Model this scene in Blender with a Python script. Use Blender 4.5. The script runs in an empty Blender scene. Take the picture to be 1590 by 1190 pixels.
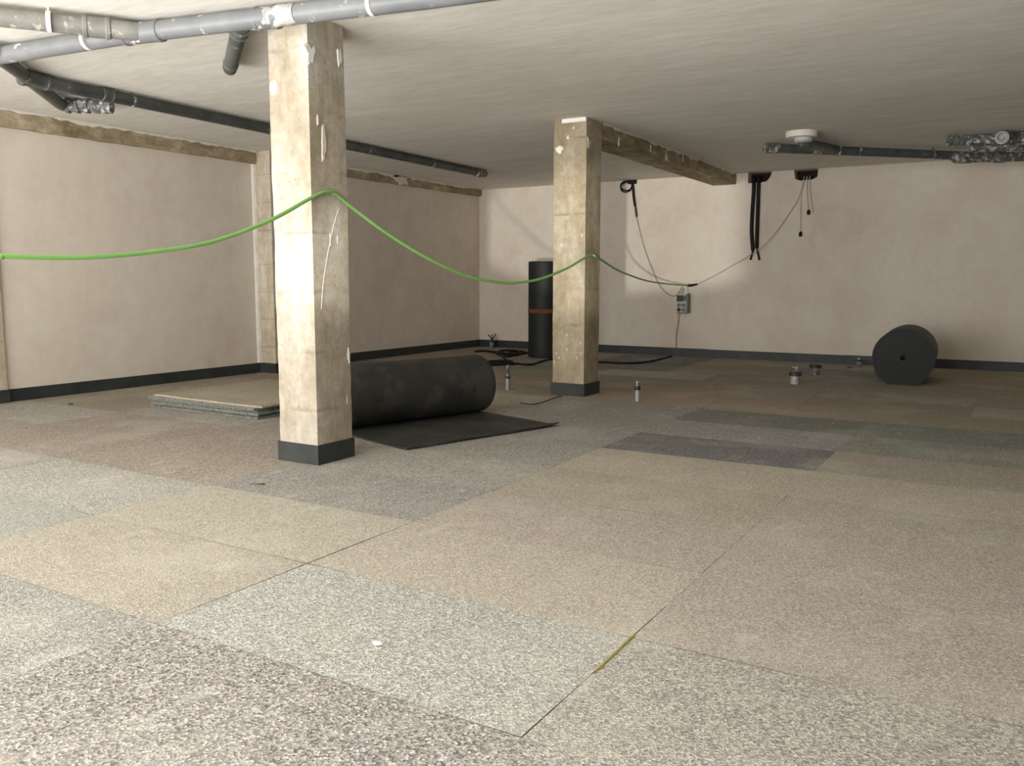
import bpy, bmesh, math, random
from mathutils import Vector, Matrix, noise
random.seed(7)
S = bpy.context.scene
COL = S.collection

# ------------------------------------------------------------------ camera
F_PX, PITCH, YAW, ROLL, CAM_H = 1325.19, -0.1188, -0.5355, 0.0013, 1.0546
CEIL = 2.5; XL = -7.5384; YB = 11.668; XR = 8.0; YF = -0.35
FW = Vector((math.sin(YAW)*math.cos(PITCH), math.cos(YAW)*math.cos(PITCH), math.sin(PITCH)))
RT0 = Vector((math.cos(YAW), -math.sin(YAW), 0)); UP0 = RT0.cross(FW)
RT = RT0*math.cos(ROLL) + UP0*math.sin(ROLL); UP = UP0*math.cos(ROLL) - RT0*math.sin(ROLL)
CAM = Vector((0, 0, CAM_H))
cd = bpy.data.cameras.new('camera'); cam = bpy.data.objects.new('camera', cd); COL.objects.link(cam)
cam.matrix_world = Matrix(((RT.x, UP.x, -FW.x, 0), (RT.y, UP.y, -FW.y, 0), (RT.z, UP.z, -FW.z, CAM_H), (0, 0, 0, 1)))
cd.sensor_fit = 'HORIZONTAL'; cd.sensor_width = 36.0; cd.lens = 36.0*F_PX/1590; cd.clip_start = 0.02; cd.clip_end = 200
S.camera = cam

# ------------------------------------------------------------------ light
S.view_settings.view_transform = 'Standard'; S.view_settings.look = 'None'
S.view_settings.gamma = 1; S.view_settings.use_curve_mapping = False
S.view_settings.exposure = -0.26
S.cycles.use_denoising = True
S.cycles.max_bounces = 10; S.cycles.diffuse_bounces = 7
S.cycles.sample_clamp_indirect = 8
W = bpy.data.worlds.new('sky'); S.world = W; W.use_nodes = True
bg = W.node_tree.nodes['Background']; bg.inputs[0].default_value = (0.80, 0.88, 1.0, 1); bg.inputs[1].default_value = 1.0

def area(name, loc, size, size_y, energy, color, rot):
    l = bpy.data.lights.new(name, 'AREA'); l.shape = 'RECTANGLE'; l.size = size; l.size_y = size_y
    l.energy = energy; l.color = color
    o = bpy.data.objects.new(name, l); COL.objects.link(o); o.location = loc; o.rotation_euler = rot
    return o
# daylight from the bright street: the sunlit frontage opposite and the pavement before the open bays
area('street_daylight', (-5.0, -6.5, 1.9), 13.0, 3.4, 1420, (1.0, 0.985, 0.955), (math.radians(90), 0, 0))
area('sky_daylight', (-5.5, -3.6, 4.2), 12.0, 4.0, 450, (0.97, 0.985, 1.0), (math.radians(38), 0, 0))
area('pavement_bounce', (-4.5, -3.4, -0.05), 12.0, 5.6, 4200, (1.0, 0.985, 0.95), (math.radians(180), 0, 0))
# sun glancing off glass across the street: a weak low beam that reaches the back wall
sp = bpy.data.lights.new('street_reflection', 'SPOT'); sp.energy = 5000; sp.color = (1.0, 0.97, 0.88)
sp.spot_size = math.radians(18.5); sp.spot_blend = 0.35; sp.shadow_soft_size = 0.10
so = bpy.data.objects.new('street_reflection', sp); COL.objects.link(so)
so.location = (1.3, -5.5, 0.33); so.scale = (1.0, 0.33, 1.0)
so.rotation_euler = (Vector((-5.0, 11.67, 1.80)) - Vector(so.location)).to_track_quat('-Z', 'Y').to_euler()

# ------------------------------------------------------------------ helpers
def ray(px, py):
    return FW + RT*((px-795)/F_PX) + UP*((595-py)/F_PX)
def at_z(px, py, z): d = ray(px, py); return CAM + d*((z-CAM_H)/d.z)
def at_x(px, py, x): d = ray(px, py); return CAM + d*(x/d.x)
def at_y(px, py, y): d = ray(px, py); return CAM + d*(y/d.y)

def link(name, bm, mat, parent=None, smooth=False):
    me = bpy.data.meshes.new(name); bmesh.ops.recalc_face_normals(bm, faces=bm.faces); bm.to_mesh(me); bm.free()
    o = bpy.data.objects.new(name, me); COL.objects.link(o)
    if isinstance(mat, (list, tuple)):
        for m in mat: me.materials.append(m)
    elif mat: me.materials.append(mat)
    if smooth:
        for p in me.polygons: p.use_smooth = True
        if smooth is not True: me.set_sharp_from_angle(angle=math.radians(smooth))
    if parent: o.parent = parent
    return o
def tag(o, label=None, cat=None, group=None, kind=None):
    if label: o['label'] = label
    if cat: o['category'] = cat
    if group: o['group'] = group
    if kind: o['kind'] = kind
    return o
def empty(name, loc, label, cat, group=None):
    o = bpy.data.objects.new(name, None); COL.objects.link(o); o.location = loc; o.empty_display_size = 0.1
    return tag(o, label, cat, group)
def kids(root):
    """parent everything made in world space under an empty that is already placed"""
def part(name, bm, mat, root, smooth=False):
    """world-space bmesh under a placed empty"""
    off = Vector(root.location) if root.type == 'EMPTY' else Vector((0, 0, 0))
    bmesh.ops.translate(bm, vec=-off, verts=bm.verts)
    return link(name, bm, mat, root, smooth)

def bm_box(x0, x1, y0, y1, z0, z1, bm=None, bevel=0):
    bm = bm or bmesh.new()
    vs = [bm.verts.new((x, y, z)) for z in (z0, z1) for y in (y0, y1) for x in (x0, x1)]
    fs = [(0, 1, 3, 2), (4, 6, 7, 5), (0, 4, 5, 1), (2, 3, 7, 6), (0, 2, 6, 4), (1, 5, 7, 3)]
    nf = [bm.faces.new([vs[i] for i in f]) for f in fs]
    if bevel:
        es = set(e for f in nf for e in f.edges)
        bmesh.ops.bevel(bm, geom=list(es), offset=bevel, segments=1, affect='EDGES')
    return bm
def smooth_path(pts, n=8):
    P = [Vector(p) for p in pts]
    if len(P) < 3: return P
    out = []
    for i in range(len(P)-1):
        p0 = P[i-1] if i else P[0]*2-P[1]; p1 = P[i]; p2 = P[i+1]
        p3 = P[i+2] if i+2 < len(P) else P[-1]*2-P[-2]
        for k in range(n):
            t = k/n
            out.append(0.5*((2*p1) + (p2-p0)*t + (2*p0-5*p1+4*p2-p3)*t*t + (3*p1-p0-3*p2+p3)*t**3))
    out.append(P[-1]); return out
def bm_tube(path, r, seg=10, bm=None, cap=True):
    """tube along path; r a number or one per point"""
    bm = bm or bmesh.new(); P = [Vector(p) for p in path]; n = len(P)
    R = r if isinstance(r, (list, tuple)) else [r]*n
    t0 = (P[1]-P[0]).normalized()
    u = t0.orthogonal().normalized(); rings = []
    for i in range(n):
        t = (P[min(i+1, n-1)]-P[max(i-1, 0)])
        if t.length < 1e-9: t = t0
        t = t.normalized(); u = (u - t*u.dot(t)).normalized(); v = t.cross(u)
        rings.append([bm.verts.new(P[i]+(u*math.cos(2*math.pi*k/seg)+v*math.sin(2*math.pi*k/seg))*R[i]) for k in range(seg)])
    for a, b in zip(rings, rings[1:]):
        for k in range(seg): bm.faces.new((a[k], a[(k+1) % seg], b[(k+1) % seg], b[k]))
    if cap: bm.faces.new(rings[0][::-1]); bm.faces.new(rings[-1])
    return bm
def lathe_along(p, q, prof, seg=20, bm=None):
    """prof: (distance along p->q, radius)"""
    d = (Vector(q)-Vector(p)).normalized()
    bm = bm or bmesh.new(); u = d.orthogonal().normalized(); v = d.cross(u); rings = []
    for s, r in prof:
        c = Vector(p)+d*s
        rings.append([bm.verts.new(c+(u*math.cos(2*math.pi*k/seg)+v*math.sin(2*math.pi*k/seg))*r) for k in range(seg)])
    for a, b in zip(rings, rings[1:]):
        for k in range(seg): bm.faces.new((a[k], a[(k+1) % seg], b[(k+1) % seg], b[k]))
    bm.faces.new(rings[0][::-1]); bm.faces.new(rings[-1])
    return bm

# ------------------------------------------------------------------ materials
def mat(name, rough=0.8, spec=0.3):
    m = bpy.data.materials.new(name); m.use_nodes = True; nt = m.node_tree
    b = nt.nodes['Principled BSDF']; b.inputs['Roughness'].default_value = rough
    b.inputs['Specular IOR Level'].default_value = spec
    return m, nt, b
def N(nt, t, **kw):
    n = nt.nodes.new(t)
    for k, v in kw.items(): setattr(n, k, v)
    return n
def pos(nt, scale=(1, 1, 1), obj=False, rot=(0, 0, 0)):
    g = N(nt, 'ShaderNodeTexCoord') if obj else N(nt, 'ShaderNodeNewGeometry')
    m = N(nt, 'ShaderNodeMapping'); m.inputs['Scale'].default_value = scale; m.inputs['Rotation'].default_value = rot
    nt.links.new(g.outputs['Object' if obj else 'Position'], m.inputs[0]); return m.outputs[0]
def nz(nt, vec, scale, detail=4, rough=0.6, dist=0.0):
    n = N(nt, 'ShaderNodeTexNoise'); n.inputs['Scale'].default_value = scale; n.inputs['Detail'].default_value = detail
    n.inputs['Roughness'].default_value = rough; n.inputs['Distortion'].default_value = dist
    nt.links.new(vec, n.inputs['Vector']); return n.outputs['Fac']
def ramp(nt, fac, stops):
    r = N(nt, 'ShaderNodeValToRGB'); e = r.color_ramp.elements
    while len(e) < len(stops): e.new(0.5)
    for el, (p, c) in zip(e, stops):
        el.position = p; el.color = (c, c, c, 1) if isinstance(c, (int, float)) else (*c, 1)
    nt.links.new(fac, r.inputs[0]); return r.outputs[0]
def mix(nt, fac, a, b, mode='MIX'):
    m = N(nt, 'ShaderNodeMix', data_type='RGBA', blend_type=mode)
    for inp, v in ((m.inputs[0], fac), (m.inputs[6], a), (m.inputs[7], b)):
        if isinstance(v, (int, float)): inp.default_value = v
        elif isinstance(v, tuple): inp.default_value = (*v, 1)
        else: nt.links.new(v, inp)
    return m.outputs[2]
def bump(nt, b, h, strength=0.3, dist=0.01):
    n = N(nt, 'ShaderNodeBump'); n.inputs['Strength'].default_value = strength; n.inputs['Distance'].default_value = dist
    nt.links.new(h, n.inputs['Height']); nt.links.new(n.outputs[0], b.inputs['Normal'])
def setc(nt, b, c):
    if isinstance(c, tuple): b.inputs['Base Color'].default_value = (*c, 1)
    else: nt.links.new(c, b.inputs['Base Color'])

def plaster_wall():
    m, nt, b = mat('gypsum_plaster_wall', 0.85, 0.2)
    v = pos(nt, (1, 1, 0.7)); big = nz(nt, v, 1.1, 5, 0.6, 0.4)
    c = ramp(nt, big, [(0.32, (0.63, 0.54, 0.455)), (0.5, (0.69, 0.62, 0.53)), (0.68, (0.73, 0.68, 0.59))])
    f = nz(nt, pos(nt), 9, 6, 0.65); c = mix(nt, 0.35, c, ramp(nt, f, [(0.3, 0.42), (0.7, 0.60)]), 'OVERLAY')
    s = nz(nt, pos(nt, (6, 6, 0.6)), 2, 3); c = mix(nt, 0.10, c, ramp(nt, s, [(0.35, (0.60, 0.49, 0.42)), (0.6, (0.72, 0.67, 0.58))]))
    md = nz(nt, pos(nt), 3.2, 6, 0.7, 0.8); c = mix(nt, 0.32, c, ramp(nt, md, [(0.36, (0.585, 0.48, 0.405)), (0.62, (0.70, 0.655, 0.57))]))
    setc(nt, b, c); bump(nt, b, f, 0.12, 0.01); return m
def plaster_ceiling():
    m, nt, b = mat('trowelled_plaster_ceiling', 0.85, 0.2)
    st = nz(nt, pos(nt, (0.6, 3.2, 1), rot=(0, 0, 0.25)), 2.2, 6, 0.65, 0.8)
    c = ramp(nt, st, [(0.3, (0.62, 0.595, 0.54)), (0.55, (0.71, 0.685, 0.63)), (0.72, (0.80, 0.78, 0.73))])
    big = nz(nt, pos(nt), 0.8, 4, 0.6); c = mix(nt, 0.3, c, ramp(nt, big, [(0.35, (0.66, 0.615, 0.55)), (0.65, (0.78, 0.76, 0.715))]))
    fine = nz(nt, pos(nt, (4, 22, 1), rot=(0, 0, 0.25)), 1.5, 4, 0.6)
    c = mix(nt, 0.55, c, ramp(nt, fine, [(0.35, 0.38), (0.65, 0.62)]), 'OVERLAY')
    setc(nt, b, c); bump(nt, b, fine, 0.15, 0.006); return m
def concrete(name, dark, mid, light, boards=True, axis='z'):
    m, nt, b = mat(name, 0.85, 0.2)
    v = pos(nt, (1, 1, 0.35) if axis == 'z' else (1, 0.35, 1)); big = nz(nt, v, 3.0 if axis == 'z' else 7.0, 7, 0.7, 0.6)
    c = ramp(nt, big, [(0.32, dark), (0.5, mid), (0.66, light)])
    st = nz(nt, pos(nt), 1.7, 5, 0.6, 0.3); c = mix(nt, ramp(nt, st, [(0.5, 0.0), (0.72, 0.55)]), c, tuple(x*0.8 for x in dark))
    grain = nz(nt, pos(nt, (30, 30, 4.0) if axis == 'z' else (40, 2, 40)), 1.0, 5, 0.65)
    c = mix(nt, 0.22, c, ramp(nt, grain, [(0.35, 0.40), (0.65, 0.62)]), 'OVERLAY')
    sk = nz(nt, pos(nt), 14, 6, 0.7); c = mix(nt, 0.45, c, ramp(nt, sk, [(0.36, 0.36), (0.64, 0.64)]), 'OVERLAY')
    pits = nz(nt, pos(nt), 55, 2, 0.5); c = mix(nt, ramp(nt, pits, [(0.27, 0.55), (0.34, 0.0)]), c, tuple(x*0.45 for x in dark))
    if boards:
        sep = N(nt, 'ShaderNodeSeparateXYZ'); nt.links.new(pos(nt), sep.inputs[0])
        wob = nz(nt, pos(nt), 5, 2); ad = N(nt, 'ShaderNodeMath', operation='MULTIPLY_ADD')
        nt.links.new(wob, ad.inputs[0]); ad.inputs[1].default_value = 0.05; nt.links.new(sep.outputs[2], ad.inputs[2])
        mo = N(nt, 'ShaderNodeMath', operation='MODULO'); nt.links.new(ad.outputs[0], mo.inputs[0]); mo.inputs[1].default_value = 0.335
        ln = ramp(nt, mo.outputs[0], [(0.0, 0.4), (0.012, 0.4), (0.03, 0.0)])
        gate = ramp(nt, nz(nt, pos(nt), 4, 2), [(0.5, 0.0), (0.62, 1.0)])
        c = mix(nt, mix(nt, 1.0, ln, gate, 'MULTIPLY'), c, tuple(x*0.55 for x in dark))
    setc(nt, b, c); h = mix(nt, 0.5, grain, pits); bump(nt, b, h, 0.5, 0.006); return m
def rubber_tile(name, scale, contrast, red):
    m, nt, b = mat(name, 0.9, 0.15)
    oi = N(nt, 'ShaderNodeObjectInfo'); col = oi.outputs['Color']
    vo = N(nt, 'ShaderNodeTexVoronoi'); vo.inputs['Scale'].default_value = scale; nt.links.new(pos(nt), vo.inputs['Vector'])
    sp_ = N(nt, 'ShaderNodeSeparateColor'); nt.links.new(vo.outputs['Color'], sp_.inputs[0])
    k = contrast
    g = ramp(nt, sp_.outputs[0], [(0.0, 1-0.68*k), (0.28, 1-0.36*k), (0.6, 1.0), (0.85, 1+0.30*k), (1.0, 1+0.8*k)])
    c = mix(nt, 1.0, col, g, 'MULTIPLY')
    if red: c = mix(nt, ramp(nt, sp_.outputs[1], [(0.90, 0.0), (0.96, 0.35)]), c, (0.34, 0.18, 0.14))
    c = mix(nt, ramp(nt, sp_.outputs[2], [(0.88, 0.0), (0.96, 0.4*k)]), c, (0.22, 0.24, 0.26))
    big = nz(nt, pos(nt, (1, 1, 1)), 1.6, 5, 0.6); c = mix(nt, ramp(nt, big, [(0.5, 0.0), (0.75, 0.35)]), c, (0.60, 0.56, 0.48))
    sm = nz(nt, pos(nt, (2.0, 1.0, 1)), 3.5, 4, 0.7, 0.6); c = mix(nt, ramp(nt, sm, [(0.60, 0.0), (0.70, 0.28)]), c, (0.66, 0.64, 0.58))
    setc(nt, b, c); bump(nt, b, vo.outputs['Distance'], 0.5, 0.004); return m
def simple(name, c1, c2, scale=6, rough=0.6, spec=0.3, spl=None, splc=(0.7, 0.67, 0.6), bmp=0.1, obj=False):
    m, nt, b = mat(name, rough, spec)
    c = mix(nt, ramp(nt, nz(nt, pos(nt), scale, 5, 0.6), [(0.35, 0.0), (0.65, 1.0)]), c1, c2)
    if spl:
        s = nz(nt, pos(nt), spl[0], 4, 0.7); c = mix(nt, ramp(nt, s, [(spl[1], 0.0), (spl[1]+0.06, spl[2])]), c, splc)
    setc(nt, b, c)
    if bmp: bump(nt, b, nz(nt, pos(nt), scale*6, 3), bmp, 0.004)
    return m
M = {}
M['wall'] = plaster_wall(); M['ceil'] = plaster_ceiling()
M['conc'] = concrete('board_marked_concrete', (0.30, 0.25, 0.175), (0.40, 0.352, 0.28), (0.475, 0.44, 0.385))
M['conc2'] = concrete('browner_board_marked_concrete', (0.27, 0.215, 0.135), (0.37, 0.31, 0.215), (0.46, 0.41, 0.32))
M['beam'] = concrete('raw_concrete_beam', (0.20, 0.15, 0.085), (0.33, 0.265, 0.17), (0.50, 0.425, 0.31), False, 'y')
M['pier'] = concrete('pilaster_concrete', (0.40, 0.33, 0.23), (0.50, 0.43, 0.33), (0.60, 0.55, 0.46), False)
M['white'] = simple('white_plaster_dab', (0.80, 0.77, 0.71), (0.88, 0.86, 0.82), 12, 0.9, 0.2)
M['edge'] = simple('ragged_plaster_edge', (0.66, 0.61, 0.54), (0.72, 0.69, 0.62), 10, 0.9, 0.2)
M['smear'] = simple('plaster_smear_grey', (0.24, 0.24, 0.235), (0.46, 0.45, 0.42), 22, 0.9, 0.2)
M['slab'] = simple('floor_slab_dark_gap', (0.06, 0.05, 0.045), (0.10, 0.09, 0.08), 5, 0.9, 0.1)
M['mcut'] = simple('weathered_mat_edge', (0.10, 0.115, 0.10), (0.25, 0.245, 0.21), 45, 0.95, 0.1)  # darker greenish tone on the sides of every mat below the topmost
M['cut'] = simple('cut_rubber_edge', (0.075, 0.065, 0.055), (0.12, 0.105, 0.09), 30, 0.95, 0.1)  # tile sides coloured dark so the seam gaps read as shaded lines
M['tile_fine'] = rubber_tile('fine_rubber_crumb_tile', 210, 0.60, False)
M['tile_mid'] = rubber_tile('speckled_rubber_crumb_tile', 185, 0.80, False)
M['tile_coarse'] = rubber_tile('coarse_rubber_crumb_tile', 155, 1.05, True)
M['rubber'] = simple('black_rubber_sheet', (0.026, 0.027, 0.023), (0.045, 0.044, 0.037), 3, 0.68, 0.3, (3.5, 0.52, 0.22), (0.12, 0.11, 0.09))
M['rubber2'] = simple('black_rubber_roll_clean', (0.010, 0.0112, 0.011), (0.015, 0.0162, 0.016), 3, 0.6, 0.35)
M['tape'] = simple('dark_grey_skirting_band', (0.024, 0.028, 0.027), (0.040, 0.045, 0.044), 5, 0.5, 0.4)
M['pvc'] = simple('grey_pvc_pipe', (0.13, 0.135, 0.14), (0.18, 0.185, 0.19), 4, 0.45, 0.4, (9, 0.62, 0.75), (0.72, 0.70, 0.66))
M['pvcdirty'] = simple('dirty_grey_pvc_pipe', (0.15, 0.147, 0.13), (0.24, 0.235, 0.215), 7, 0.55, 0.35, (12, 0.58, 0.6), (0.52, 0.49, 0.43))
M['pvcd'] = simple('dark_grey_pvc_pipe', (0.050, 0.054, 0.052), (0.095, 0.10, 0.096), 4, 0.45, 0.4, (16, 0.64, 0.7), (0.45, 0.43, 0.38))
M['pvcm'] = simple('plaster_spattered_fitting', (0.055, 0.06, 0.057), (0.15, 0.153, 0.145), 14, 0.5, 0.4, (20, 0.53, 0.85), (0.56, 0.54, 0.49))
M['green'] = simple('green_cable_sheath', (0.17, 0.37, 0.095), (0.21, 0.42, 0.12), 4, 0.45, 0.4, bmp=0)
M['black'] = simple('black_cable_sheath', (0.007, 0.007, 0.007), (0.013, 0.0125, 0.012), 5, 0.6, 0.2, bmp=0)
M['wire'] = simple('grey_wire_sheath', (0.34, 0.29, 0.24), (0.42, 0.365, 0.31), 5, 0.6, 0.3, bmp=0)
M['pale'] = simple('pale_wire_sheath', (0.55, 0.485, 0.41), (0.62, 0.56, 0.48), 5, 0.6, 0.3, bmp=0)
M['box'] = simple('pale_grey_plastic', (0.44, 0.46, 0.46), (0.52, 0.53, 0.52), 8, 0.5, 0.4, bmp=0)
M['boxd'] = simple('dark_plastic', (0.02, 0.022, 0.022), (0.035, 0.035, 0.035), 8, 0.5, 0.4, bmp=0)
M['hole'] = simple('broken_masonry_dark', (0.015, 0.011, 0.008), (0.04, 0.026, 0.018), 20, 0.95, 0.1)  # near-black colour stands in for the shade inside the wall holes
M['boxs'] = simple('grey_green_plastic', (0.17, 0.17, 0.145), (0.21, 0.21, 0.18), 8, 0.5, 0.4, bmp=0)
M['metal'] = simple('dull_grey_metal', (0.30, 0.295, 0.28), (0.40, 0.39, 0.37), 20, 0.4, 0.5, bmp=0)
M['otape'] = simple('orange_brown_tape', (0.15, 0.052, 0.025), (0.19, 0.068, 0.034), 20, 0.8, 0.1, bmp=0)
M['yellow'] = simple('yellow_dust', (0.36, 0.30, 0.11), (0.44, 0.37, 0.16), 20, 0.9, 0.2, bmp=0)
M['twig'] = simple('dark_debris', (0.06, 0.04, 0.025), (0.10, 0.07, 0.045), 20, 0.9, 0.2, bmp=0)

# ------------------------------------------------------------------ room shell
def struct(name, bm, m, parent=None, smooth=False):
    o = link(name, bm, m, parent, smooth)
    if not parent: o['kind'] = 'structure'
    return o
TT = 0.012
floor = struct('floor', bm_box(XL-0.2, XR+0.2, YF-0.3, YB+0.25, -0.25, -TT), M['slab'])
ceiling = struct('ceiling', bm_box(XL-0.2, XR+0.2, YF-0.3, YB+0.4, CEIL, CEIL+0.25), M['ceil'])
wall_left = struct('wall_left', bm_box(XL-0.2, XL, YF-0.3, YB+0.25, -0.25, CEIL), M['wall'])
wall_right = struct('wall_right', bm_box(XR, XR+0.2, YF-0.3, YB+0.25, -0.25, CEIL), M['wall'])
# back wall with two holes broken out under the ceiling
HOLES = [(-3.245, -2.945), (-2.650, -2.345)]
out = [(XL-0.0, -0.25), (XR, -0.25), (XR, CEIL)]
out += [(-2.345, CEIL), (-2.352, 2.395), (-2.41, 2.368), (-2.56, 2.358), (-2.63, 2.385), (-2.650, CEIL)]
out += [(-2.925, CEIL), (-2.96, 2.42), (-3.00, 2.375), (-3.08, 2.366), (-3.245, 2.362), (-3.245, CEIL)]
out += [(XL-0.0, CEIL)]
bm = bmesh.new(); f = bm.faces.new([bm.verts.new((x, YB, z)) for x, z in out])
r = bmesh.ops.extrude_face_region(bm, geom=[f])
bmesh.ops.translate(bm, vec=(0, 0.16, 0), verts=[v for v in r['geom'] if isinstance(v, bmesh.types.BMVert)])
wall_back = struct('wall_back', bm, M['wall'])
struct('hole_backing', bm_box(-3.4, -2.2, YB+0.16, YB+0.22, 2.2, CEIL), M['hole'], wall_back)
# open shop front behind the camera: piers, lintel and two open bays
bm = bm_box(XL, -7.35, YF-0.3, YF-0.05, -0.01, CEIL)
bm_box(0.0, XR, YF-0.3, YF-0.05, -0.01, CEIL, bm); bm_box(-7.35, 0.0, YF-0.3, YF-0.05, 2.42, CEIL, bm)
struct('wall_front', bm, M['wall'])

# ------------------------------------------------------------------ floor tiles
TW, TD, X0, Y0 = 1.31, 0.655, -0.935, 1.622
CLS = {'coolgrey': ('tile_mid', (0.34, 0.333, 0.303)),'tan': ('tile_fine', (0.40, 0.355, 0.28)),  # name: (material, colour)
 'cream': ('tile_fine', (0.405, 0.375, 0.315)), 'pinkcream': ('tile_fine', (0.415, 0.38, 0.32)), 'salmon': ('tile_fine', (0.425, 0.38, 0.315)),
 'salmon2': ('tile_fine', (0.4, 0.36, 0.3)),
 'pale': ('tile_fine', (0.375, 0.377, 0.335)), 'lightgrey': ('tile_mid', (0.39, 0.386, 0.36)), 'greybeige': ('tile_mid', (0.385, 0.37, 0.33)),
 'grey': ('tile_mid', (0.345, 0.33, 0.3)), 'darkgrey': ('tile_mid', (0.215, 0.21, 0.2)), 'midgrey': ('tile_mid', (0.32, 0.305, 0.28)),
 'brown': ('tile_mid', (0.345, 0.3, 0.255)), 'coarse': ('tile_coarse', (0.33, 0.315, 0.285)), 'green': ('tile_mid', (0.245, 0.248, 0.21)),
 'olive': ('tile_fine', (0.325, 0.295, 0.225)), 'rust': ('tile_fine', (0.37, 0.305, 0.24)), 'greengrey': ('tile_mid', (0.31, 0.312, 0.27))}
MAP = {(-1, -2): 'coolgrey', (-1, -3): 'coolgrey', (-1, -1): 'coarse', (-1, 0): 'coarse', (-1, 1): 'greybeige',
 (0, -4): 'coolgrey', (0, -3): 'pale', (0, -2): 'cream', (0, -1): 'lightgrey', (0, 0): 'greybeige', (0, 1): 'greybeige',
 (1, -5): 'grey', (1, -4): 'greybeige', (1, -3): 'greybeige', (1, -2): 'pinkcream', (1, -1): 'salmon', (1, 0): 'salmon2', (1, 1): 'salmon',
 (2, -5): 'grey', (2, -4): 'brown', (2, -3): 'brown', (2, -2): 'grey', (2, -1): 'salmon', (2, 0): 'salmon2', (2, 1): 'salmon',
 (3, -5): 'greybeige', (3, -4): 'brown', (3, -3): 'brown', (3, -2): 'grey', (3, -1): 'salmon', (3, 0): 'salmon2', (3, 1): 'salmon',
 (4, -5): 'olive', (4, -4): 'grey', (4, -3): 'brown', (4, -2): 'grey', (4, -1): 'salmon', (4, 0): 'salmon', (4, 1): 'salmon2',
 (5, -5): 'olive', (5, -4): 'brown', (5, -3): 'grey', (5, -2): 'midgrey', (5, -1): 'darkgrey', (5, 0): 'salmon2', (5, 1): 'salmon2',
 (6, -5): 'brown', (6, -4): 'olive', (6, -3): 'brown', (6, -2): 'midgrey', (6, -1): 'midgrey', (6, 0): 'greengrey', (6, 1): 'greengrey',
 (7, -3): 'salmon2', (7, -2): 'midgrey', (7, -1): 'green', (7, 0): 'green', (7, 1): 'green',
 (8, -3): 'brown', (8, -2): 'rust', (8, -1): 'rust', (8, 0): 'olive', (8, 1): 'brown',
 (9, -3): 'rust', (9, -2): 'rust', (9, -1): 'rust', (9, 0): 'olive', (13, -2): 'olive', (14, -2): 'olive', (13, -3): 'darkgrey', (14, -3): 'darkgrey', (15, -3): 'darkgrey'}
far = ['olive', 'brown', 'green', 'rust', 'olive', 'greengrey', 'salmon2', 'brown']
rt = random.Random(11)
for j in range(-3, 16):
    y0 = Y0 + j*TD; y1 = min(y0+TD, YB-0.002)
    sh = TW/2 if 9 <= j <= 11 else 0.0
    for i in range(-6, 5):
        x0 = X0 + i*TW - sh + (TW if sh else 0)*0; x1 = x0+TW
        x0 = max(x0, XL+0.002); x1 = min(x1, 5.6)
        if x1-x0 < 0.05 or y1-y0 < 0.05: continue
        cls = MAP.get((j, i)) or rt.choice(far if j > 6 else ['salmon', 'greybeige', 'salmon2', 'lightgrey', 'brown'])
        mt, c = CLS[cls]
        g = 0.0004
        bm = bmesh.new(); nx = 6; ny = 4; top = []
        for b in range(ny+1):
            row = []
            for a in range(nx+1):
                x = x0+g+(x1-x0-2*g)*a/nx; y = y0+g+(y1-y0-2*g)*b/ny
                q = noise.noise(Vector((x*3.1+i*7.3, y*3.1+j*5.1, i+j*0.37)))
                e = 0.0085*max(0, noise.noise(Vector((x*2.3+i*1.9, y*2.3+j*2.7, 3.3)))-0.14)
                if a in (0, nx): x += (e if a == 0 else -e)
                if b in (0, ny): y += (e if b == 0 else -e)
                lift = 0.0003*q
                row.append(bm.verts.new((x, y, lift)))
            top.append(row)
        for b in range(ny):
            for a in range(nx): bm.faces.new((top[b][a], top[b][a+1], top[b+1][a+1], top[b+1][a]))
        bnd = [e for e in bm.edges if e.is_boundary]
        r = bmesh.ops.extrude_edge_only(bm, edges=bnd)
        for v in r['geom']:
            if isinstance(v, bmesh.types.BMVert): v.co.z = -TT
        bm.faces.ensure_lookup_table()
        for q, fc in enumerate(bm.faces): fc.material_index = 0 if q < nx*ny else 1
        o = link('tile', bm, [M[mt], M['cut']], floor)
        k = rt.uniform(0.93, 1.06); o.color = (c[0]*k, c[1]*k*rt.uniform(0.985, 1.015), c[2]*k*rt.uniform(0.97, 1.03), 1)
# skirting bands
BH, BT = 0.112, 0.007
PY0, PY1, PX1 = 6.985, 7.36, XL+0.25
bm = bm_box(XL, XL+BT, 4.10, PY0, 0, BH); bm_box(XL, XL+BT, PY1, YB, 0, BH, bm)
struct('baseboard_left', bm, M['tape'])
bm = bm_box(XL, PX1+BT, PY0-BT, PY0, 0, BH+0.004); bm_box(PX1, PX1+BT, PY0, PY1, 0, BH+0.004, bm); bm_box(XL, PX1+BT, PY1, PY1+BT, 0, BH+0.004, bm)
struct('baseboard_pilaster', bm, M['tape'])
bm = bm_box(XL, XL+0.03+BT, 3.55, 4.10, 0, BH+0.003)
struct('baseboard_front', bm, M['tape'])
bm = bm_box(XL+BT, -3.72, YB-BT, YB, 0, BH); bm_box(-3.725, -1.9, YB-BT-0.003, YB, 0, BH-0.004, bm); bm_box(-1.905, XR, YB-BT, YB, 0, BH, bm)
struct('baseboard_back', bm, M['tape'])

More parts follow.
